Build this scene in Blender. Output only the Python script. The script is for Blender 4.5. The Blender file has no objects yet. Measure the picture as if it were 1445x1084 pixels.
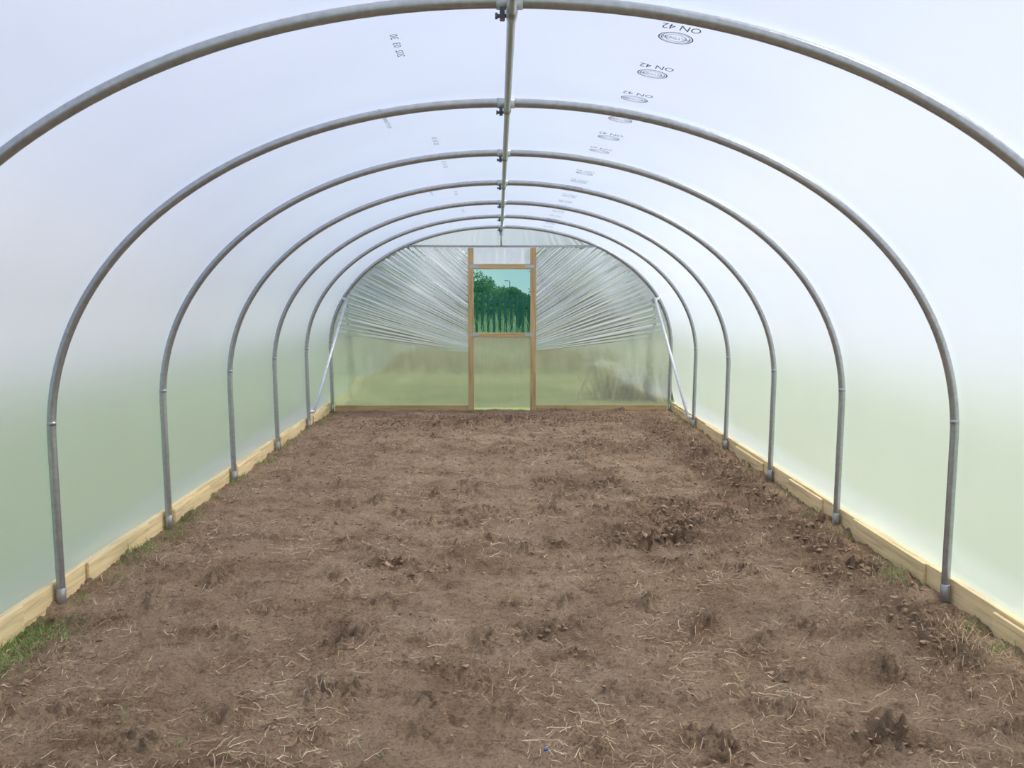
import bpy, math, random
import numpy as np
from mathutils import Vector, noise, Matrix
random.seed(7); np.random.seed(7)
S = bpy.context.scene
S.view_settings.view_transform = 'Standard'
S.view_settings.look = 'None'
S.view_settings.exposure = 0.0

# ------------------------------------------------------------ helpers
def link(ob, parent=None):
    S.collection.objects.link(ob)
    if parent: ob.parent = parent
    return ob
def mesh_ob(name, verts, faces, mat=None, smooth=True, parent=None):
    me = bpy.data.meshes.new(name)
    me.from_pydata([tuple(v) for v in verts], [], faces)
    me.update()
    if smooth:
        me.polygons.foreach_set('use_smooth', [True]*len(me.polygons))
    if mat: me.materials.append(mat)
    return link(bpy.data.objects.new(name, me), parent)
def empty(name, loc=(0,0,0)):
    e = bpy.data.objects.new(name, None); e.empty_display_size = .2
    return link(e)
class MB:
    def __init__(s): s.v=[]; s.f=[]
    def add(s, v, f):
        o=len(s.v); s.v += [tuple(p) for p in v]; s.f += [tuple(i+o for i in q) for q in f]
    def box(s, x0,x1,y0,y1,z0,z1, bev=.003, jit=0):
        b=bev
        xs=(x0,x1); ys=(y0,y1); zs=(z0,z1)
        vv=[]; idx={}
        for i in (0,1):
            for j in (0,1):
                for k in (0,1):
                    sx=1-2*i; sy=1-2*j; sz=1-2*k
                    for ax in range(3):
                        p=[xs[i],ys[j],zs[k]]
                        d=[sx*b,sy*b,sz*b]
                        for a in range(3):
                            if a!=ax: p[a]+=d[a]
                        idx[(i,j,k,ax)]=len(vv); vv.append(p)
        f=[]
        for ax in range(3):
            o=[a for a in range(3) if a!=ax]
            for side in (0,1):
                q=[]
                for (a,c) in ((0,0),(1,0),(1,1),(0,1)):
                    key=[0,0,0]; key[ax]=side; key[o[0]]=a; key[o[1]]=c
                    q.append(idx[(*key,ax)])
                if (side==1)==(ax==1): q.reverse()
                f.append(q)
        for ax in range(3):
            o=[a for a in range(3) if a!=ax]
            for a in (0,1):
                for c in (0,1):
                    k0=[0,0,0];k1=[0,0,0]
                    k0[o[0]]=a;k0[o[1]]=c;k0[ax]=0
                    k1[o[0]]=a;k1[o[1]]=c;k1[ax]=1
                    f.append([idx[(*k0,o[0])],idx[(*k1,o[0])],idx[(*k1,o[1])],idx[(*k0,o[1])]])
        for i in (0,1):
            for j in (0,1):
                for k in (0,1):
                    f.append([idx[(i,j,k,0)],idx[(i,j,k,1)],idx[(i,j,k,2)]])
        s.add(vv,f)
    def tube(s, pts, r, n=14, cap=True):
        pts=[Vector(p) for p in pts]; m=len(pts)
        rs = r if isinstance(r,(list,tuple)) else [r]*m
        v=[]; f=[]; up=None
        for i,p in enumerate(pts):
            t=(pts[min(i+1,m-1)]-pts[max(i-1,0)]).normalized()
            if up is None:
                up=Vector((0,1,0)) if abs(t.y)<.8 else Vector((1,0,0))
            up=(up-t*up.dot(t)).normalized(); bi=t.cross(up)
            for k in range(n):
                a=2*math.pi*k/n
                v.append(p+(up*math.cos(a)+bi*math.sin(a))*rs[i])
        for i in range(m-1):
            for k in range(n):
                f.append((i*n+k,i*n+(k+1)%n,(i+1)*n+(k+1)%n,(i+1)*n+k))
        if cap:
            f.append(tuple(range(n))[::-1]); f.append(tuple((m-1)*n+k for k in range(n)))
        s.add(v,f)
    def ob(s,name,mat,smooth=False,parent=None):
        return mesh_ob(name,s.v,s.f,mat,smooth,parent)

def mat_new(name):
    m=bpy.data.materials.new(name); m.use_nodes=True
    nt=m.node_tree; nt.nodes.clear()
    out=nt.nodes.new('ShaderNodeOutputMaterial')
    def N(t,**kw):
        n=nt.nodes.new(t)
        for k,v in kw.items():
            if k.startswith('i_'):
                n.inputs[k[2:].replace('_',' ')].default_value=v
            else: setattr(n,k,v)
        return n
    L=lambda a,b: nt.links.new(a,b)
    return m,nt,out,N,L
def ramp(N,stops):
    r=N('ShaderNodeValToRGB'); e=r.color_ramp.elements
    while len(e)<len(stops): e.new(.5)
    for q,(p,c) in zip(e,stops):
        q.position=p; q.color=(*c,1)
    return r
def bump(N,L,h,strength,dist):
    b=N('ShaderNodeBump'); b.inputs['Strength'].default_value=strength; b.inputs['Distance'].default_value=dist
    L(h,b.inputs['Height']); return b

def film_mat(name, trans_col, w_trans, w_refr, refr_rough, ior, gloss, gloss_rough, w_diff=.1, w_clear=0, gmin=.3, refr_col=(1,1,1)):
    m,nt,out,N,L=mat_new(name)
    geo=N('ShaderNodeNewGeometry')
    nz=N('ShaderNodeTexNoise'); nz.inputs['Scale'].default_value=1.3; nz.inputs['Detail'].default_value=4
    L(geo.outputs['Position'],nz.inputs['Vector'])
    c=ramp(N,[(.3,tuple(x*.95 for x in trans_col)),(.7,trans_col)])
    L(nz.outputs['Fac'],c.inputs['Fac'])
    b=bump(N,L,nz.outputs['Fac'],.25,.02)
    tr=N('ShaderNodeBsdfTranslucent'); L(c.outputs['Color'],tr.inputs['Color'])
    df=N('ShaderNodeBsdfDiffuse'); df.inputs['Color'].default_value=(.85,.87,.9,1)
    rf=N('ShaderNodeBsdfRefraction'); rf.inputs['Roughness'].default_value=refr_rough; rf.inputs['IOR'].default_value=ior; rf.inputs['Color'].default_value=(*refr_col,1)
    gl=N('ShaderNodeBsdfGlossy'); gl.inputs['Roughness'].default_value=gloss_rough
    gl.inputs['Color'].default_value=(1,1,1,1)
    L(b.outputs['Normal'],gl.inputs['Normal'])
    m1=N('ShaderNodeMixShader'); m1.inputs[0].default_value=w_diff/(w_diff+w_trans)
    L(tr.outputs[0],m1.inputs[1]); L(df.outputs[0],m1.inputs[2])
    m2=N('ShaderNodeMixShader'); m2.inputs[0].default_value=w_refr
    L(m1.outputs[0],m2.inputs[1]); L(rf.outputs[0],m2.inputs[2])
    last=m2
    if w_clear:
        tp=N('ShaderNodeBsdfTransparent'); mc=N('ShaderNodeMixShader'); mc.inputs[0].default_value=w_clear
        L(m2.outputs[0],mc.inputs[1]); L(tp.outputs[0],mc.inputs[2]); last=mc
    m3=N('ShaderNodeMixShader')
    lw=N('ShaderNodeLayerWeight'); lw.inputs['Blend'].default_value=.25
    mm=N('ShaderNodeMath',operation='MULTIPLY_ADD'); L(lw.outputs['Facing'],mm.inputs[0]); mm.inputs[1].default_value=gloss; mm.inputs[2].default_value=gmin*gloss
    L(mm.outputs[0],m3.inputs[0]); L(last.outputs[0],m3.inputs[1]); L(gl.outputs[0],m3.inputs[2])
    L(m3.outputs[0],out.inputs[0])
    return m
M_cover=film_mat('polythene_side',(.88,.92,.94),.9,.42,.5,1.26,.28,.25,w_clear=.012)
M_end=film_mat('polythene_end',(.40,.45,.46),.9,.66,.27,1.1,.95,.10,w_diff=.12,gmin=.36,refr_col=(.98,1,.97))

def simple(name,col,rough=.6,metal=0,var=.15,scale=20,bs=.3,bd=.002,stretch=(1,1,1)):
    m,nt,out,N,L=mat_new(name)
    p=N('ShaderNodeBsdfPrincipled'); p.inputs['Roughness'].default_value=rough; p.inputs['Metallic'].default_value=metal
    g=N('ShaderNodeNewGeometry'); mp=N('ShaderNodeMapping'); mp.inputs['Scale'].default_value=stretch
    L(g.outputs['Position'],mp.inputs['Vector'])
    n=N('ShaderNodeTexNoise'); n.inputs['Scale'].default_value=scale; n.inputs['Detail'].default_value=5
    L(mp.outputs[0],n.inputs['Vector'])
    r=ramp(N,[(.3,tuple(c*(1-var) for c in col)),(.7,tuple(min(1,c*(1+var)) for c in col))])
    L(n.outputs['Fac'],r.inputs['Fac']); L(r.outputs[0],p.inputs['Base Color'])
    b=bump(N,L,n.outputs['Fac'],bs,bd); L(b.outputs[0],p.inputs['Normal'])
    L(p.outputs[0],out.inputs[0]); return m
M_steel=simple('galvanised_steel',(.42,.43,.44),.32,.8,.12,45,.15)
M_steel_d=simple('dark_clamp_steel',(.16,.16,.17),.5,.6,.2,40)
M_brace=simple('bright_steel',(.75,.77,.8),.35,.4,.1,40)
M_plate=simple('nail_plate_steel',(.5,.52,.54),.4,.6,.1,40)
M_print=simple('print_ink',(.24,.26,.33),.8,0,.05,10)
M_scrap=simple('blue_plastic',(.03,.12,.35),.4)
M_fence=simple('green_fence_paint',(.025,.07,.045),.5)
M_bark=simple('bark',(.12,.09,.06),.9,0,.3,12,1,.02)
M_bag=simple('lamp_grey',(.3,.3,.32),.5)

def wood_mat(name,col,axis):
    m,nt,out,N,L=mat_new(name)
    p=N('ShaderNodeBsdfPrincipled'); p.inputs['Roughness'].default_value=.7
    g=N('ShaderNodeNewGeometry'); mp=N('ShaderNodeMapping')
    sc=[14,14,14]; sc[axis]=.8; mp.inputs['Scale'].default_value=sc
    L(g.outputs['Position'],mp.inputs['Vector'])
    n=N('ShaderNodeTexNoise'); n.inputs['Scale'].default_value=3; n.inputs['Detail'].default_value=6; n.inputs['Distortion'].default_value=.6
    L(mp.outputs[0],n.inputs['Vector'])
    n2=N('ShaderNodeTexNoise'); n2.inputs['Scale'].default_value=1.7
    L(g.outputs['Position'],n2.inputs['Vector'])
    r=ramp(N,[(.25,tuple(c*.62 for c in col)),(.5,col),(.8,tuple(min(1,c*1.2) for c in col))])
    L(n.outputs['Fac'],r.inputs['Fac'])
    mx=N('ShaderNodeMix',data_type='RGBA',blend_type='MULTIPLY'); mx.inputs[0].default_value=.5
    r2=ramp(N,[(.3,(.7,.68,.6)),(.7,(1,1,1))]); L(n2.outputs['Fac'],r2.inputs['Fac'])
    L(r.outputs[0],mx.inputs[6]); L(r2.outputs[0],mx.inputs[7]); L(mx.outputs[2],p.inputs['Base Color'])
    b=bump(N,L,n.outputs['Fac'],.4,.002); L(b.outputs[0],p.inputs['Normal'])
    L(p.outputs[0],out.inputs[0]); return m
M_wood_y=wood_mat('timber_side',(.88,.69,.38),1)
M_wood_x=wood_mat('timber_cross',(.60,.42,.20),0)
M_wood_z=wood_mat('timber_post',(.58,.41,.20),2)

# ------------------------------------------------------------ tunnel geometry
SP=1.524
HY=[4.56+SP*i for i in range(-4,6)]
Y0,Y1=HY[0],HY[-1]
ZS=.80
def crown(y): return 2.355-.0072*(y-4.56)
def profile(y,off,n_leg=10,n_arc=90):
    a=2.148+off; b=crown(y)-ZS+off; pts=[]
    for i in range(n_leg):
        z=ZS*i/n_leg; x=2.135+.013*i/n_leg+off
        pts.append((-x,z))
    e=2/2.06
    for i in range(n_arc+1):
        t=math.pi*(1-i/n_arc)
        c,s=math.cos(t),max(0,math.sin(t))
        pts.append((a*math.copysign(abs(c)**e,c), ZS+b*s**e))
    for i in range(n_leg-1,-1,-1):
        z=ZS*i/n_leg; x=2.135+.013*i/n_leg+off
        pts.append((x,z))
    return pts
def roof_z(x,y,off):
    a=2.148+off;b=crown(y)-ZS+off
    return ZS+b*max(0,1-(abs(x)/a)**2.06)**(1/2.06)
def arch_x(z,y,off=0):
    if z<=ZS: return 2.135+.013*z/ZS+off
    a=2.148+off;b=crown(y)-ZS+off
    return a*max(0,1-((z-ZS)/b)**2.06)**(1/2.06)
def sag(t): return .012*4*t*(1-t)

for i,y in enumerate(HY):
    e=MB()
    pr=profile(y,0)
    pr[0]=(pr[0][0],-.08); pr[-1]=(pr[-1][0],-.08)
    e.tube([(x,y,z) for x,z in pr],.0205,16)
    for sx in (-1,1):
        e.tube([(sx*2.1355,y,-.09),(sx*2.137,y,.07),(sx*2.137,y,.074)],[.0238,.0238,.021],16)
        p=[(sx*arch_x(z,y),y,z) for z in (.86,.87,.88)]
        e.tube(p,[.0207,.0215,.0207],16)
    hoop=e.ob('steel_hoop',M_steel,True)
    c=MB(); zc=crown(y)
    c.tube([(-.04,y,zc),(.04,y,zc)],.0245,16)
    c.tube([(0.006,y-.03,zc-.036),(0.006,y+.03,zc-.036)],.0185,16)
    c.ob('crown_sleeve',M_steel,True,hoop)
    c=MB()
    c.box(-.030,-.014,y-.014,y+.014,zc-.056,zc-.012,.002)
    c.tube([(-.040,y,zc-.043),(-.01,y,zc-.043)],.006,8)
    c.tube([(-.044,y,zc-.043),(-.036,y,zc-.043)],.010,6)
    c.ob('crown_bolt',M_steel_d,True,hoop)
r=MB(); ys=np.linspace(Y0,Y1,40)
r.tube([(0.006,y,crown(y)-.036) for y in ys],.0145,14)
r.ob('ridge_pole',M_steel,True)

# cover
NV=14; verts=[];rows=0
ylist=[]
for i in range(len(HY)-1):
    for k in range(NV):
        ylist.append((HY[i]+SP*k/NV,k/NV))
ylist.append((Y1,0))
for y,t in ylist:
    off=.0215-sag(t)
    pr=profile(y,off,16,150)
    for (x,z) in pr:
        if z<.26:
            w=max(0,min(1,(.26-z)/.18)); sg=math.copysign(1,x)
            x=x*(1-w)+sg*2.203*w
        wr=.0015*noise.noise(Vector((x*2,y*3,z*2)))
        verts.append((x+wr*(1 if x>0 else -1),y,z+wr if z>1 else z))
    rows+=1
cols=len(pr)
verts=[(x,y,z if z>.01 else .02) for x,y,z in verts]
faces=[(i*cols+j,i*cols+j+1,(i+1)*cols+j+1,(i+1)*cols+j) for i in range(rows-1) for j in range(cols-1)]
mid=cols//2
v0,v1,v2=[Vector(verts[q]) for q in faces[mid][:3]]
if (v1-v0).cross(v2-v1).z>0: faces=[f[::-1] for f in faces]
mesh_ob('polythene_cover',verts,faces,M_cover,True)

# ------------------------------------------------------------ end walls
ZB=2.06
def end_wall(tag,y,sgn,openin,door):
    root=empty('wall_'+tag)
    inward=-sgn
    hw=arch_x(ZB,y)
    def orient(vs,fs):
        a,b,c=[Vector(vs[q]) for q in fs[len(fs)//2][:3]]
        n=(b-a).cross(c-b)
        return [f[::-1] for f in fs] if n.y*inward<0 else fs
    yf=y+sgn*.024
    zlo=.86
    for sx in (-1,1):
        xpost=(-.38 if sx<0 else .40)
        pr=[(abs(x),z) for x,z in profile(y,.0,10,400) if x<=0 and z>=zlo and z<=ZB]
        pts=[(arch_x(zlo,y),zlo)]+pr+[(hw,ZB)]
        for k in range(1,31): pts.append((hw+(abs(xpost)-hw)*k/30,ZB))
        cum=[0]
        for a,b in zip(pts,pts[1:]): cum.append(cum[-1]+math.dist(a,b))
        def arcpt(f):
            s=f*cum[-1]
            j=max(0,min(len(cum)-2,int(np.searchsorted(cum,s))-1))
            w=(s-cum[j])/max(1e-9,cum[j+1]-cum[j])
            return (pts[j][0]*(1-w)+pts[j+1][0]*w, pts[j][1]*(1-w)+pts[j+1][1]*w)
        rnd=random.Random(5+sx)
        pleats=[]
        pos=.33
        while pos<1.0:
            pleats.append((pos,rnd.uniform(.0018,.0052),rnd.uniform(.4,1)*(1 if rnd.random()<.8 else -1),rnd.uniform(-.006,.006),rnd.uniform(.25,1)))
            pos+=rnd.uniform(.007,.021)
        pc=np.array([p[0] for p in pleats]);pw=np.array([p[1] for p in pleats]);pa=np.array([p[2] for p in pleats]);pd=np.array([p[3] for p in pleats]);pe=np.array([p[4] for p in pleats])
        NVv,NU=900,50
        vs=[]
        for iv in range(NVv+1):
            v=iv/NVv
            if v<.30:
                zp=.06+(v/.30)*(.74-.06)
                az=zp*(1+.16*(v/.30)); ax=arch_x(az,y)
            else:
                f=(v-.30)/.70
                zp=.74+(f**1.7)*(ZB-.74); ax,az=arcpt(f)
            ax=abs(ax)*sx
            for iu in range(NU+1):
                u=iu/NU
                env=min(1,max(0,(v-.32)/.07))
                fade=pe+(1-pe)*(1-u)
                dsp=float(np.sum(pa*fade*np.exp(-((v-pc-pd*u)/(pw*(.9+.3*u)))**2)))
                A=(.014+.010*(1-u)**.7)*env
                low=.004*noise.noise(Vector((u*4+sx*9,v*9,3)))
                vs.append((xpost*(1-u)+ax*u, yf-sgn*(dsp*A+low)*(min(1,(1-u)*12+.15)), zp*(1-u)+az*u))
        W=NU+1
        fs=[(i*W+j,i*W+j+1,(i+1)*W+j+1,(i+1)*W+j) for i in range(NVv) for j in range(NU)]
        mesh_ob('film_side_panel',vs,orient(vs,fs),M_end,True,root)
    vs=[];NX,NZ=260,12
    for i in range(NX+1):
        x=-hw+2*hw*i/NX
        zt=max(ZB+.0005,roof_z(x,y,.01))
        for j in range(NZ+1):
            w=j/NZ
            xx=x*(1-.12*(1-w))
            pl=.0035*math.sin(xx*62+1.8*math.sin(xx*21))*(1-w*.5)
            vs.append((x,yf-sgn*pl,ZB*(1-w)+zt*w))
    W=NZ+1
    fs=[(i*W+j,i*W+j+1,(i+1)*W+j+1,(i+1)*W+j) for i in range(NX) for j in range(NZ)]
    mesh_ob('film_gable',vs,orient(vs,fs),M_cover,True,root)
    rects=[(1.84,ZB)]+([(.03,.93)] if not openin else [])
    for (za,zb) in rects:
        vs=[];NX,NZ=24,30
        for i in range(NX+1):
            for j in range(NZ+1):
                x=-.38+.78*i/NX; z=za+(zb-za)*j/NZ
                vs.append((x,yf-sgn*(.004*noise.noise(Vector((x*6,z*3,8)))+.002*math.sin(x*60)),z))
        W=NZ+1
        fs=[(i*W+j,i*W+j+1,(i+1)*W+j+1,(i+1)*W+j) for i in range(NX) for j in range(NZ)]
        mesh_ob('film_door_panel',vs,orient(vs,fs),M_end,True,root)
    b=MB()
    ya,yb=sorted((y-sgn*.02,y+sgn*.022))
    b.box(-2.10,-.42,ya,yb,-.08,.065); b.box(.44,2.10,ya,yb,-.08,.065)
    b.ob('base_rail',M_wood_x,False,root)
    c=MB(); c.tube([(-hw,y-sgn*.012,ZB),(hw,y-sgn*.012,ZB)],.0125,12)
    c.tube([(.0,y-sgn*.02,ZB),(.0,y-sgn*.02,crown(y)-.02)],.009,10)
    c.box(-.02,.02,y-.03,y+.01,crown(y)-.11,crown(y)-.05,.003)
    c.ob('cross_bar',M_steel,True,root)
    d=empty(door)
    p=MB()
    ya,yb=sorted((y-sgn*.045,y+sgn*.02))
    p.box(-.415,-.345,ya,yb,-.08,ZB-.02); p.box(.365,.435,ya,yb,-.08,ZB-.02)
    p.ob('door_posts',M_wood_z,False,d)
    q=MB()
    q.box(-.345,.365,ya+.005,yb-.005,1.775,1.84)
    if not openin: q.box(-.345,.365,ya+.005,yb-.005,.925,.982)
    q.ob('door_rails',M_wood_x,False,d)
    pl=MB(); yy=ya if sgn>0 else yb
    for zc in ((1.81,.955) if not openin else (1.81,)):
        for xc in (-.335,.355):
            pl.box(xc-.06,xc+.06,min(yy,yy-sgn*.003),max(yy,yy-sgn*.003)+.0001,zc-.02,zc+.02,.0008)
    pl.ob('nail_plates',M_plate,False,d)
    return root
end_wall('back',Y1,1,False,'door_1')
end_wall('front',Y0,-1,True,'door_2')

# green netting window in far door
m,nt,out,N,L=mat_new('green_netting')
g=N('ShaderNodeNewGeometry'); n=N('ShaderNodeTexNoise'); n.inputs['Scale'].default_value=5
L(g.outputs['Position'],n.inputs['Vector'])
tp=N('ShaderNodeBsdfTransparent'); tp.inputs['Color'].default_value=(.52,.80,.72,1)
tl=N('ShaderNodeBsdfTranslucent'); r_=ramp(N,[(.3,(.05,.32,.24)),(.7,(.08,.40,.30))]); L(n.outputs['Fac'],r_.inputs['Fac']); L(r_.outputs[0],tl.inputs['Color'])
mx=N('ShaderNodeMixShader'); mx.inputs[0].default_value=.20
L(tp.outputs[0],mx.inputs[1]);L(tl.outputs[0],mx.inputs[2]);L(mx.outputs[0],out.inputs[0])
NX=20
vs=[];fs=[]
for i in range(NX+1):
    for j in range(NX+1):
        x=-.345+.71*i/NX; z=.982+(1.775-.982)*j/NX
        vs.append((x,Y1+.012+.003*noise.noise(Vector((x*4,z*4,1))),z))
fs=[(i*(NX+1)+j,i*(NX+1)+j+1,(i+1)*(NX+1)+j+1,(i+1)*(NX+1)+j) for i in range(NX) for j in range(NX)]
mesh_ob('window_1',vs,fs,m,True)

for sx in (-1,1):
    b=MB()
    y5=HY[-2]
    top=Vector((sx*(arch_x(1.42,Y1)-.045),Y1-.03,1.42)); bot=Vector((sx*2.085,y5+.05,.10 if sx>0 else .17))
    b.tube([bot,bot.lerp(top,.5),top],.0165,12)
    b.tube([top+Vector((0,0,-.03)),top+Vector((sx*.06,.03,.0))],.02,10)
    b.tube([bot,bot+Vector((sx*.055,-.05,0))],.02,10)
    b.ob('brace_pole',M_brace,True)

for name,sx in (('baseboard_left',-1),('baseboard_right',1)):
    b=MB(); rnd=random.Random(3+sx)
    segs=[Y0]; 
    while segs[-1]<Y1-1.0: segs.append(segs[-1]+rnd.choice([2.4,3.0,1.8]))
    segs[-1]=Y1+.02
    for a,c in zip(segs,segs[1:]):
        z=.098+rnd.uniform(-.004,.004)
        x0,x1=sorted((sx*2.166,sx*2.198)); b.box(x0,x1,a+.001,c-.001,-.09,z)
    for i in range(len(HY)-1):
        a=HY[i]+.12+rnd.uniform(0,.25); c=min(HY[i+1]-.1,a+rnd.uniform(.7,1.1))
        x0,x1=sorted((sx*2.147,sx*2.165)); b.box(x0,x1,a,c,-.09,.080+rnd.uniform(-.012,.022))
    b.ob(name,M_wood_y,False)

# ------------------------------------------------------------ floor
DUG=[(.97,5.8,.42,.55,1.0),(.6,7.4,.3,.25,1.0),(1.25,6.6,.35,.5,.6),(1.9,5.2,.22,1.0,.9),(1.85,7.5,.3,1.5,.9),(1.8,10,.35,1.6,.8),
     (.2,4.15,.2,.13,.8),(-.65,4.05,.16,.08,.6),(-.3,3.75,.12,.08,.6),(1.25,3.05,.2,.12,.7),(-.82,4.25,.1,.06,.9),(-.68,5.25,.12,.1,.8),
     (-2.05,4.35,.1,.12,1.1),(.3,11.3,1.4,.5,.7),(-.9,10.8,.9,.4,.5),(.9,9.3,.6,.4,.5),(1.75,4.0,.25,.4,.5),(0,8.9,.5,.3,.35),(.55,3.45,.25,.1,.4),(-1.2,7.2,.4,.2,.3),(-.1,6.3,.3,.15,.3)]
def dug(x,y):
    s=0
    for cx,cy,rx,ry,a in DUG:
        q=((x-cx)/rx)**2+((y-cy)/ry)**2
        if q<9: s+=a*math.exp(-q*1.1)
    return min(1,s*(.75+.9*noise.noise(Vector((x*4,y*4,5)))))if s>.01 else 0
def height(x,y):
    d=max(0,dug(x,y))
    h=.020*noise.noise(Vector((x*.9,y*.9,0)))+.022*noise.noise(Vector((x*3.2,y*3.2,4)))
    n1=noise.noise(Vector((x*11,y*11,7))); n2=noise.noise(Vector((x*27,y*27,2)))
    n3=noise.noise(Vector((x*48,y*48,6)))
    h+=.014*n1+.010*n2+.006*n3
    crag=max(0,noise.noise(Vector((x*5,y*5,11)))-.10); h+=.065*crag*(.5+n2+n3)
    if d>.02:
        h+=d*(.070*abs(noise.noise(Vector((x*13,y*13,9))))+.050*n2+.028*noise.noise(Vector((x*6,y*6,1)))-.012)
        h+=d*.028*n3
    e=max(0,(abs(x)-1.85)/.3); h-=.012*e
    return h,d
ysr=[Y0-.05]
while ysr[-1]<Y1+.05:
    y=ysr[-1]; ysr.append(y+(.05 if y<2.3 else .0034*max(2.5,y)))
xsr=np.linspace(-2.165,2.165,470)
vs=[];dg=[]
for y in ysr:
    for x in xsr:
        h,d=height(float(x),y); vs.append((float(x),y,h)); dg.append(d)
C=len(xsr)
fs=[(i*C+j,i*C+j+1,(i+1)*C+j+1,(i+1)*C+j) for i in range(len(ysr)-1) for j in range(C-1)]
m,nt,out,N,L=mat_new('soil')
p=N('ShaderNodeBsdfPrincipled'); p.inputs['Roughness'].default_value=.95; p.inputs['Specular IOR Level'].default_value=.12
g=N('ShaderNodeNewGeometry')
def nz(scale,det=6,rough=.6):
    n=N('ShaderNodeTexNoise'); n.inputs['Scale'].default_value=scale; n.inputs['Detail'].default_value=det; n.inputs['Roughness'].default_value=rough
    L(g.outputs['Position'],n.inputs['Vector']); return n
a=nz(1.6,5); b=nz(9,12,.78); c=nz(80,5,.75); w2=nz(3.2,8,.7)
ra=ramp(N,[(.3,(.40,.265,.165)),(.7,(.56,.405,.27))]); L(a.outputs['Fac'],ra.inputs['Fac'])
rw=ramp(N,[(.34,(.68,.64,.60)),(.52,(1,1,1))]); L(w2.outputs['Fac'],rw.inputs['Fac'])
mw=N('ShaderNodeMix',data_type='RGBA',blend_type='MULTIPLY'); mw.inputs[0].default_value=.8
L(ra.outputs[0],mw.inputs[6]);L(rw.outputs[0],mw.inputs[7])
rb=ramp(N,[(.34,(.38,.34,.30)),(.48,(1,1,1)),(.75,(1.0,1.0,1.0))]); L(b.outputs['Fac'],rb.inputs['Fac'])  # painted shade: lows of the bump noise darkened in the soil colour
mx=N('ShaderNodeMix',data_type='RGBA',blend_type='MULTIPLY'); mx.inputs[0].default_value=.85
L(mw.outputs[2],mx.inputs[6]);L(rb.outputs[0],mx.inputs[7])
rc=ramp(N,[(.38,(.38,.35,.32)),(.53,(1,1,1))]); L(c.outputs['Fac'],rc.inputs['Fac'])  # fine pits darkened in the colour too, as painted shade
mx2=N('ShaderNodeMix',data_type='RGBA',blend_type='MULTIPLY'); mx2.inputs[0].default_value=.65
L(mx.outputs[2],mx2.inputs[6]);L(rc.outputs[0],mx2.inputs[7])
at=N('ShaderNodeAttribute'); at.attribute_name='dug'
mx3=N('ShaderNodeMix',data_type='RGBA'); mfac=N('ShaderNodeMath',operation='MULTIPLY'); L(at.outputs['Fac'],mfac.inputs[0]); mfac.inputs[1].default_value=.72
L(mfac.outputs[0],mx3.inputs[0]); L(mx2.outputs[2],mx3.inputs[6]); mx3.inputs[7].default_value=(.18,.112,.068,1)
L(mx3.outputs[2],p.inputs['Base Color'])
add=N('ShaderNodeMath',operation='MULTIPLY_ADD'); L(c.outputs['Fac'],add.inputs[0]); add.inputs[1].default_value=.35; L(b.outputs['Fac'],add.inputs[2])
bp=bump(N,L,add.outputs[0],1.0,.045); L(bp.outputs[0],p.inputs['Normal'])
L(p.outputs[0],out.inputs[0]); M_soil=m
fl=mesh_ob('floor',vs,fs,M_soil,True)
atr=fl.data.attributes.new('dug','FLOAT','POINT'); atr.data.foreach_set('value',dg)

def var_mat(name,stops,rough=.8,trans=0):
    m,nt,out,N,L=mat_new(name)
    p=N('ShaderNodeBsdfPrincipled'); p.inputs['Roughness'].default_value=rough
    p.inputs['Specular IOR Level'].default_value=.2
    g=N('ShaderNodeNewGeometry'); r=ramp(N,stops); L(g.outputs['Random Per Island'],r.inputs['Fac'])
    L(r.outputs[0],p.inputs['Base Color'])
    if trans:
        t=N('ShaderNodeBsdfTranslucent'); L(r.outputs[0],t.inputs['Color']); mx=N('ShaderNodeMixShader'); mx.inputs[0].default_value=trans
        L(p.outputs[0],mx.inputs[1]);L(t.outputs[0],mx.inputs[2]);L(mx.outputs[0],out.inputs[0])
    else: L(p.outputs[0],out.inputs[0])
    return m
M_clod=var_mat('clod_soil',[(0,(.19,.12,.078)),(.7,(.30,.195,.125)),(1,(.42,.29,.195))],.95)
M_straw=var_mat('dry_straw',[(0,(.34,.22,.125)),(.5,(.58,.42,.25)),(1,(.90,.74,.50))],.8)
M_grass=var_mat('green_grass',[(0,(.12,.22,.05)),(.7,(.23,.38,.09)),(1,(.48,.46,.22))],.6,.3)
M_tall=var_mat('tall_grass',[(0,(.25,.32,.12)),(.6,(.52,.54,.27)),(1,(.72,.68,.44))],.8,.3)

def base_ico():
    import bmesh
    bm=bmesh.new(); bmesh.ops.create_icosphere(bm,subdivisions=1,radius=1)
    v=[tuple(q.co) for q in bm.verts]; f=[tuple(q.index for q in ff.verts) for ff in bm.faces]; bm.free(); return np.array(v),f
IV,IF=base_ico()
cl=MB(); cnt=0; tries=0
while cnt<13000 and tries<400000:
    tries+=1
    x=random.uniform(-2.08,2.08); y=2.5+(Y1-2.6)*random.random()**1.25
    h,d=height(x,y)
    cn=max(0,noise.noise(Vector((x*3,y*3,31))))
    if random.random()>.05+cn*.5+d*.8: continue
    r_=.0025+.010*random.random()**3+ d*.016*random.random()**2.6*(.6 if y<4.2 else 1)
    sc=np.array([random.uniform(.7,1.5),random.uniform(.7,1.5),random.uniform(.45,.85)])*r_
    a_=random.uniform(0,6.28); R=np.array([[math.cos(a_),-math.sin(a_),0],[math.sin(a_),math.cos(a_),0],[0,0,1]])
    V=IV*(1+np.random.uniform(-.4,.4,(len(IV),1)))*sc@R
    cl.add(V+np.array([x,y,h]),IF); cnt+=1
cl.ob('soil_clods',M_clod,False)

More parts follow.
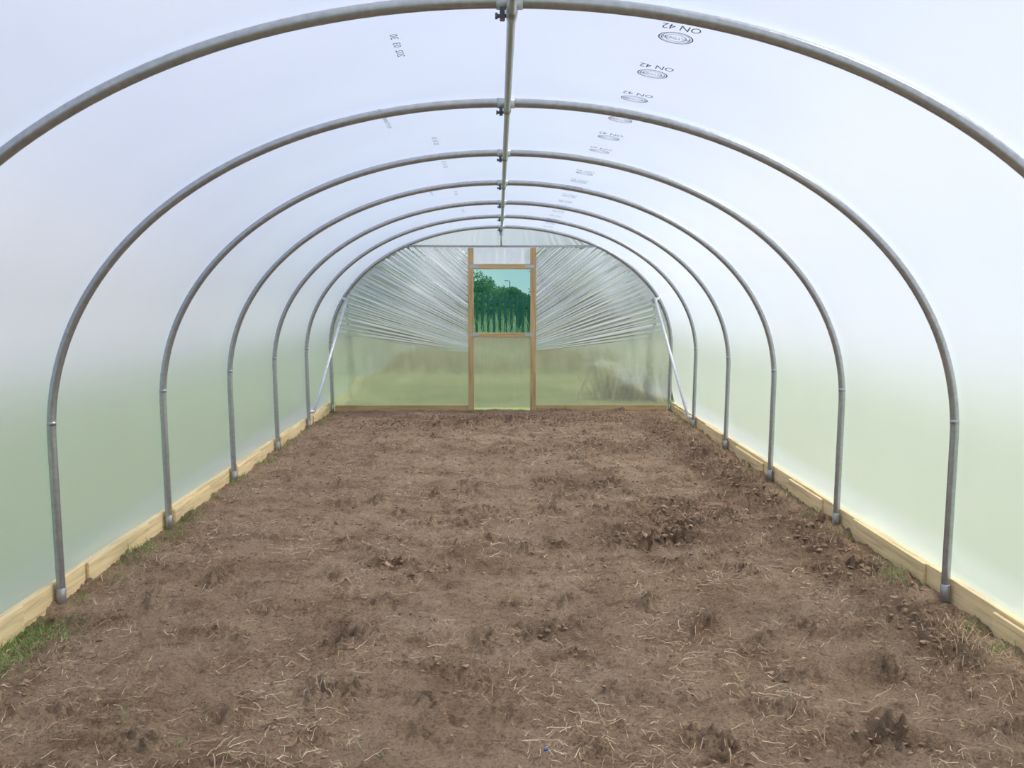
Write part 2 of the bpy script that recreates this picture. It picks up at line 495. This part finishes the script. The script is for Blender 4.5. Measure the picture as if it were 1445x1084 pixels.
def blade(mb,x,y,z,L_,w,az,pitch,curl,n=3):
    p=Vector((x,y,z)); v=[];f=[]
    side=Vector((-math.sin(az),math.cos(az),0))
    for i in range(n+1):
        t=i/n; ww=w*(1-t*.75)
        v+= [p-side*ww/2,p+side*ww/2]
        d=Vector((math.cos(az)*math.cos(pitch),math.sin(az)*math.cos(pitch),math.sin(pitch)))
        p=p+d*L_/n; pitch-=curl/n
    for i in range(n): f.append((2*i,2*i+1,2*i+3,2*i+2))
    mb.add(v,f)
st=MB()
def lay(x,y,az,L_,w_):
    n=max(2,int(L_/.018)); bend=random.uniform(-.6,.6); v=[];f=[]; lift=random.uniform(.002,.007)
    for i in range(n+1):
        xx=max(-2.13,min(2.13,x)); hz=height(xx,y)[0]
        sx_,sy_=-math.sin(az),math.cos(az); ww=w_*(1-.5*i/n)/2
        v+=[(xx-sx_*ww,y-sy_*ww,hz+lift),(xx+sx_*ww,y+sy_*ww,hz+lift+ww)]
        x+=math.cos(az)*L_/n; y+=math.sin(az)*L_/n; az+=bend/n
    for i in range(n): f.append((2*i,2*i+1,2*i+3,2*i+2))
    st.add(v,f)
cnt=0
while cnt<14500:
    x=random.uniform(-2.1,2.1); y=2.5+(Y1-2.7)*random.random()**1.35
    dens=noise.noise(Vector((x*1.9,y*1.9,20)))*1.7+.36+ (.2 if y<4.3 else 0)+.5*noise.noise(Vector((x*6,y*6,40)))
    if random.random()>dens: continue
    d=dug(x,y)
    if d>.4 and random.random()<.5: continue
    L_=random.choice([.015,.02,.03,.03,.045,.06,.09])*random.uniform(.6,1.4)
    lay(x,y,random.uniform(0,6.28),L_,random.uniform(.0011,.0027)*(1 if y<5 else 1.35)); cnt+=1
for _ in range(190):
    blade_x=random.uniform(-2,2); blade_y=2.6+4.5*random.random()**1.5
    lay(blade_x,blade_y,random.uniform(0,6.28),random.uniform(.08,.17),random.uniform(.0016,.0028))
st.ob('straw_litter',M_straw,False)

gr=MB()
def tuft(mb,x,y,n,hh,spread=.05,w=.004):
    for _ in range(n):
        xx=x+random.gauss(0,spread); yy=y+random.gauss(0,spread)
        xx=max(-2.12,min(2.12,xx))
        h=height(xx,yy)[0]
        blade(mb,xx,yy,h-.004,hh*random.uniform(.5,1.3),w*random.uniform(.6,1.3),random.uniform(0,6.28),random.uniform(.5,1.4),random.uniform(.3,1.6),3)
for _ in range(60): tuft(gr,-2.13+abs(random.gauss(0,.09)),random.uniform(3.6,4.3),18,.045)
for _ in range(160):
    y=4.6+7.3*random.random()
    if noise.noise(Vector((y*2.3,2,0)))>.0: tuft(gr,-2.09+random.gauss(0,.02),y,11,.055,.03,.004)
for _ in range(30): tuft(gr,random.uniform(-2.12,-1.97),random.uniform(4.9,6.2),9,.05,.04,.004)
for _ in range(110):
    y=3.6+8*random.random()
    if noise.noise(Vector((y*2.1,9,0)))>.08: tuft(gr,2.08+random.gauss(0,.03),y,9,.05,.035,.004)
for (x,y,n) in ((2.06,4.98,110),(2.04,4.84,70),(2.02,6.3,60),(-1.35,3.25,14),(-1.1,3.1,14),(-.45,3.0,10),(1.0,3.3,8),(2.05,3.9,40)): tuft(gr,x,y,n,.045,.045)
gr.ob('grass_tufts',M_grass,False)
dy=MB()
for _ in range(30): tuft(dy,random.uniform(1.8,2.1),random.uniform(3.3,4.4),12,.06,.06,.003)
for _ in range(90): tuft(dy,random.uniform(-2.0,2.0),random.uniform(2.7,6),6,.035,.03,.0025)
for _ in range(70): tuft(dy,random.choice([-1,1])*random.uniform(1.85,2.1),random.uniform(4.5,11),8,.05,.05,.004)
dy.ob('dry_grass_tufts',M_straw,False)
sc_=MB(); hx=height(.115,3.02)[0]
sc_.box(.11,.125,3.0,3.012,hx-.002,hx+.006,.002); sc_.ob('plastic_scrap',M_scrap)

# ------------------------------------------------------------ print on film
def text_mesh(s,size):
    cu=bpy.data.curves.new('t','FONT'); cu.body=s; cu.size=size; cu.align_x='CENTER'; cu.align_y='CENTER'; cu.resolution_u=2
    ob=bpy.data.objects.new('t',cu); S.collection.objects.link(ob)
    bpy.context.view_layer.update()
    dg_=bpy.context.evaluated_depsgraph_get(); me=bpy.data.meshes.new_from_object(ob.evaluated_get(dg_))
    v=[tuple(q.co)[:2] for q in me.vertices]; f=[tuple(q.vertices) for q in me.polygons]
    bpy.data.objects.remove(ob); bpy.data.meshes.remove(me); return v,f
pm=MB()
def put(v2,f,x0,y0,mode):
    vs=[]
    for gx,gy in v2:
        if mode=='x': x,y=x0-gx,y0+gy
        else: x,y=x0+gy,y0-gx
        t=((y-Y0)/SP)%1
        vs.append((x,y,roof_z(x,y,.0215-sag(t))-.0045))
    pm.add(vs,f)
def ring(rx,ry,w,n=40):
    v=[];f=[]
    for i in range(n):
        a=6.2832*i/n
        v+=[(rx*math.cos(a),ry*math.sin(a)),((rx-w)*math.cos(a),(ry-w)*math.sin(a))]
    for i in range(n):
        j=(i+1)%n; f.append((2*i,2*i+1,2*j+1,2*j))
    return v,f
tv,tf=text_mesh('ON 42',.045); tv=[(x,y*1.6) for x,y in tv]
t2,f2=text_mesh('POLYTHENE',.017); t2=[(x,y*2.2) for x,y in t2]
y=3.13+.17
while y<Y1-.2:
    put(tv,tf,.555,y-.11,'x')
    for rx,ry,ww in ((.058,.060,.005),(.049,.050,.003)):
        v,f=ring(rx,ry,ww); put(v,f,.555,y+.0,'x')
    put(t2,f2,.555,y+.0,'x')
    v,f=ring(.036,.036,.003); put(v,f,.555,y+.0,'x')
    y+=.49
ta,fa=text_mesh('202  03  30',.045); tb,fb=text_mesh('POLYTUNNEL FILM 2014',.032)
ta=[(x*1.4,y*.85) for x,y in ta]; tb=[(x*1.3,y*.85) for x,y in tb]
for yy in (3.5,5.55,6.5,8.2,9.8): put(ta,fa,-.39,yy,'y')
for yy in (4.75,7.9,10.9): put(tb,fb,-.58,yy,'y')
pm.ob('film_print_marks',M_print,False)

# ------------------------------------------------------------ outside
m,nt,out,N,L=mat_new('field_grass')
p=N('ShaderNodeBsdfPrincipled'); p.inputs['Roughness'].default_value=.9; p.inputs['Specular IOR Level'].default_value=.1
g=N('ShaderNodeNewGeometry'); n=N('ShaderNodeTexNoise'); n.inputs['Scale'].default_value=.35; n.inputs['Detail'].default_value=8; n.inputs['Roughness'].default_value=.7
L(g.outputs['Position'],n.inputs['Vector'])
r_=ramp(N,[(.3,(.14,.21,.05)),(.55,(.27,.345,.11)),(.75,(.38,.41,.18))]); L(n.outputs['Fac'],r_.inputs['Fac']); L(r_.outputs[0],p.inputs['Base Color'])
L(p.outputs[0],out.inputs[0])
vs=[];n_=80
def gz(x,y):
    far=max(0,min(1,(max(abs(x)-4,abs(y-5)-9))/10))
    return -.095+far*.15*noise.noise(Vector((x*.06,y*.06,0)))
for i in range(n_+1):
    for j in range(n_+1):
        x=-120+240*i/n_; y=-100+240*j/n_
        vs.append((x,y,gz(x,y)))
mesh_ob('grass_field',vs,[(i*(n_+1)+j,(i+1)*(n_+1)+j,(i+1)*(n_+1)+j+1,i*(n_+1)+j+1) for i in range(n_) for j in range(n_)],m,True)

f=MB(); D=26
x=-16
while x<16:
    w_=.075; h_=1.47
    f.add([(x,D,-.3),(x+w_*.5,D-.02,-.3),(x+w_,D,-.3),(x,D,h_-.1),(x+w_*.5,D-.02,h_-.1),(x+w_,D,h_-.1),(x+w_*.25,D,h_),(x+w_*.75,D,h_),(x+w_*.5,D-.01,h_-.04)],
          [(0,1,4,3),(1,2,5,4),(3,4,8,6),(4,5,7,8)])
    x+=.155
for z in (.35,1.25): f.box(-16,16,D+.01,D+.05,z-.03,z+.03,.004)
xx=-16
while xx<16.1: f.box(xx,xx+.1,D+.05,D+.12,-.3,1.4,.005); xx+=2.75
f.ob('palisade_fence',M_fence,False)

M_leaf=var_mat('tree_leaves',[(0,(.08,.16,.06)),(.6,(.17,.29,.11)),(1,(.30,.41,.17))],.7,.3)
def tree(name,x,y,h,rad,n=2600,leaf=.2):
    root=empty(name); rnd=random.Random(int(x*10+y))
    t=MB(); t.tube([(x,y,-.3),(x+.1,y,h*.3),(x,y,h*.7)],[h*.03,h*.024,h*.008],8)
    blobs=[]
    for _ in range(12):
        a=rnd.uniform(0,6.28); rr=rad*rnd.uniform(0,.65); z=h*rnd.uniform(.35,.80)
        c=Vector((x+rr*math.cos(a),y+rr*math.sin(a),z)); blobs.append((c,h*rnd.uniform(.15,.24)))
        t.tube([(x,y,z*.6),tuple(c)],[h*.01,h*.004],6)
    t.ob('trunk',M_bark,True,root)
    lf=MB()
    for _ in range(n):
        c,rb=rnd.choice(blobs); u=Vector((rnd.gauss(0,1),rnd.gauss(0,1),rnd.gauss(0,1))).normalized()
        q=c+u*rb*rnd.uniform(.5,1.05)
        a=Vector((rnd.gauss(0,1),rnd.gauss(0,1),rnd.gauss(0,1))).normalized(); b=a.cross(u+Vector((.01,.02,.03))).normalized(); s=leaf*rnd.uniform(.5,1.2)
        lf.add([q-a*s,q+b*s*.5,q+a*s,q-b*s*.5],[(0,1,2,3)])
    lf.ob('foliage',M_leaf,False,root)
tree('tree',2.75,44,4.2,2.3,9000,.075)
tree('tree',-1.3,58,2.9,1.7,6500,.075); tree('tree',.3,66,2.05,1.4,4500,.08)
tree('tree',-6.0,52,5.2,2.6,6000,.16); tree('tree',-10,50,5.8,3.2,6000,.18)  # side trees made tall to darken the sky seen through the end film
tree('tree',6.8,48,5.0,2.8,6000,.16); tree('tree',11,50,5.8,3.2,6000,.18); tree('tree',-16,56,5.0,3.4); tree('tree',17,58,5.2,3.5)  # first two likewise made tall to darken the end film
hd=MB(); rnd=random.Random(1)
for _ in range(26000):
    x=rnd.uniform(-34,34) if rnd.random()<.7 else rnd.uniform(-3,4); top=1.35+.6*noise.noise(Vector((x*.8,0,0)))
    q=Vector((x,48+rnd.uniform(-.8,.8),rnd.uniform(-.2,1)*top if rnd.random()<.8 else top))
    a=Vector((rnd.gauss(0,1),rnd.gauss(0,1),rnd.gauss(0,1))).normalized(); b=a.cross(Vector((.3,1,.2))).normalized(); s=.13*rnd.uniform(.5,1.2)
    hd.add([q-a*s,q+b*s*.6,q+a*s,q-b*s*.6],[(0,1,2,3)])
hd.ob('hedge',M_leaf,False)
tg=MB()
for _ in range(9000):
    x=rnd.uniform(-12,12); y=rnd.uniform(19,25.5)
    blade(tg,x,y,-.2,rnd.uniform(.5,.9)*(1+.6*noise.noise(Vector((x*.7,y*.3,0)))),.026,rnd.uniform(0,6.28),rnd.uniform(1.1,1.5),rnd.uniform(0,.8),3)
for _ in range(9000):
    x=rnd.uniform(-12,12); y=rnd.uniform(27,34)
    blade(tg,x,y,-.2,rnd.uniform(.7,1.2)*(1+.4*noise.noise(Vector((x*.7,y*.3,0)))),.03,rnd.uniform(0,6.28),rnd.uniform(1.1,1.5),rnd.uniform(0,.8),3)
for _ in range(1500):
    x=2.5+rnd.gauss(0,.45); y=15+rnd.gauss(0,.4)
    blade(tg,x,y,-.1,rnd.uniform(.3,.7),.03,rnd.uniform(0,6.28),rnd.uniform(.9,1.5),rnd.uniform(0,.8),3)
tg.ob('tall_grass',M_tall,False)
sl=MB(); sl.tube([(.55,50,-.3),(.55,50,2.0)],[.04,.025],8); sl.tube([(.55,50,2.0),(.53,49.95,2.08),(.42,49.9,2.10)],[.025,.022,.02],8)
sl.box(.28,.46,49.85,49.95,2.07,2.12,.01); sl.ob('street_lamp',M_bag,False)

# ------------------------------------------------------------ light
W=bpy.data.worlds.new('sky'); S.world=W; W.use_nodes=True; nt=W.node_tree; nt.nodes.clear()
tc=nt.nodes.new('ShaderNodeTexCoord'); sp=nt.nodes.new('ShaderNodeSeparateXYZ'); nt.links.new(tc.outputs['Generated'],sp.inputs[0])
cr=nt.nodes.new('ShaderNodeValToRGB'); e=cr.color_ramp.elements
e[0].position=0; e[0].color=(.78,.85,.98,1); e[1].position=1; e[1].color=(.24,.37,.78,1); q=e.new(.35); q.color=(.36,.49,.86,1)
nt.links.new(sp.outputs['Z'],cr.inputs[0])
nn=nt.nodes.new('ShaderNodeTexNoise'); nn.inputs['Scale'].default_value=2.1; nn.inputs['Detail'].default_value=4
mpp=nt.nodes.new('ShaderNodeMapping'); mpp.inputs['Location'].default_value=(.6,0,.2); nt.links.new(tc.outputs['Generated'],mpp.inputs['Vector'])
nt.links.new(mpp.outputs[0],nn.inputs['Vector'])
c2=nt.nodes.new('ShaderNodeValToRGB'); c2.color_ramp.elements[0].position=.48; c2.color_ramp.elements[1].position=.61
nt.links.new(nn.outputs['Fac'],c2.inputs[0])
mx=nt.nodes.new('ShaderNodeMix'); mx.data_type='RGBA'; nt.links.new(c2.outputs[0],mx.inputs[0]); nt.links.new(cr.outputs[0],mx.inputs[6]); mx.inputs[7].default_value=(1.08,1.08,1.10,1)
bg=nt.nodes.new('ShaderNodeBackground'); bg.inputs[1].default_value=1.0; nt.links.new(mx.outputs[2],bg.inputs[0])
ow=nt.nodes.new('ShaderNodeOutputWorld'); nt.links.new(bg.outputs[0],ow.inputs[0])
sd=bpy.data.lights.new('sun','SUN'); sd.energy=4.1; sd.angle=math.radians(5); sd.color=(1,.955,.88)
so=link(bpy.data.objects.new('sun',sd)); so.location=(6,3,10)
dirn=Vector((-.62,-.15,-.9)); so.rotation_euler=dirn.to_track_quat('-Z','Y').to_euler()

cd=bpy.data.cameras.new('camera'); cam=link(bpy.data.objects.new('camera',cd))
cd.sensor_width=36; cd.lens=1365/1445*36; cd.clip_end=400
cam.location=(-.035,0,1.485); cam.rotation_euler=(math.radians(90-5.4),0,-math.radians(.8))
S.camera=cam
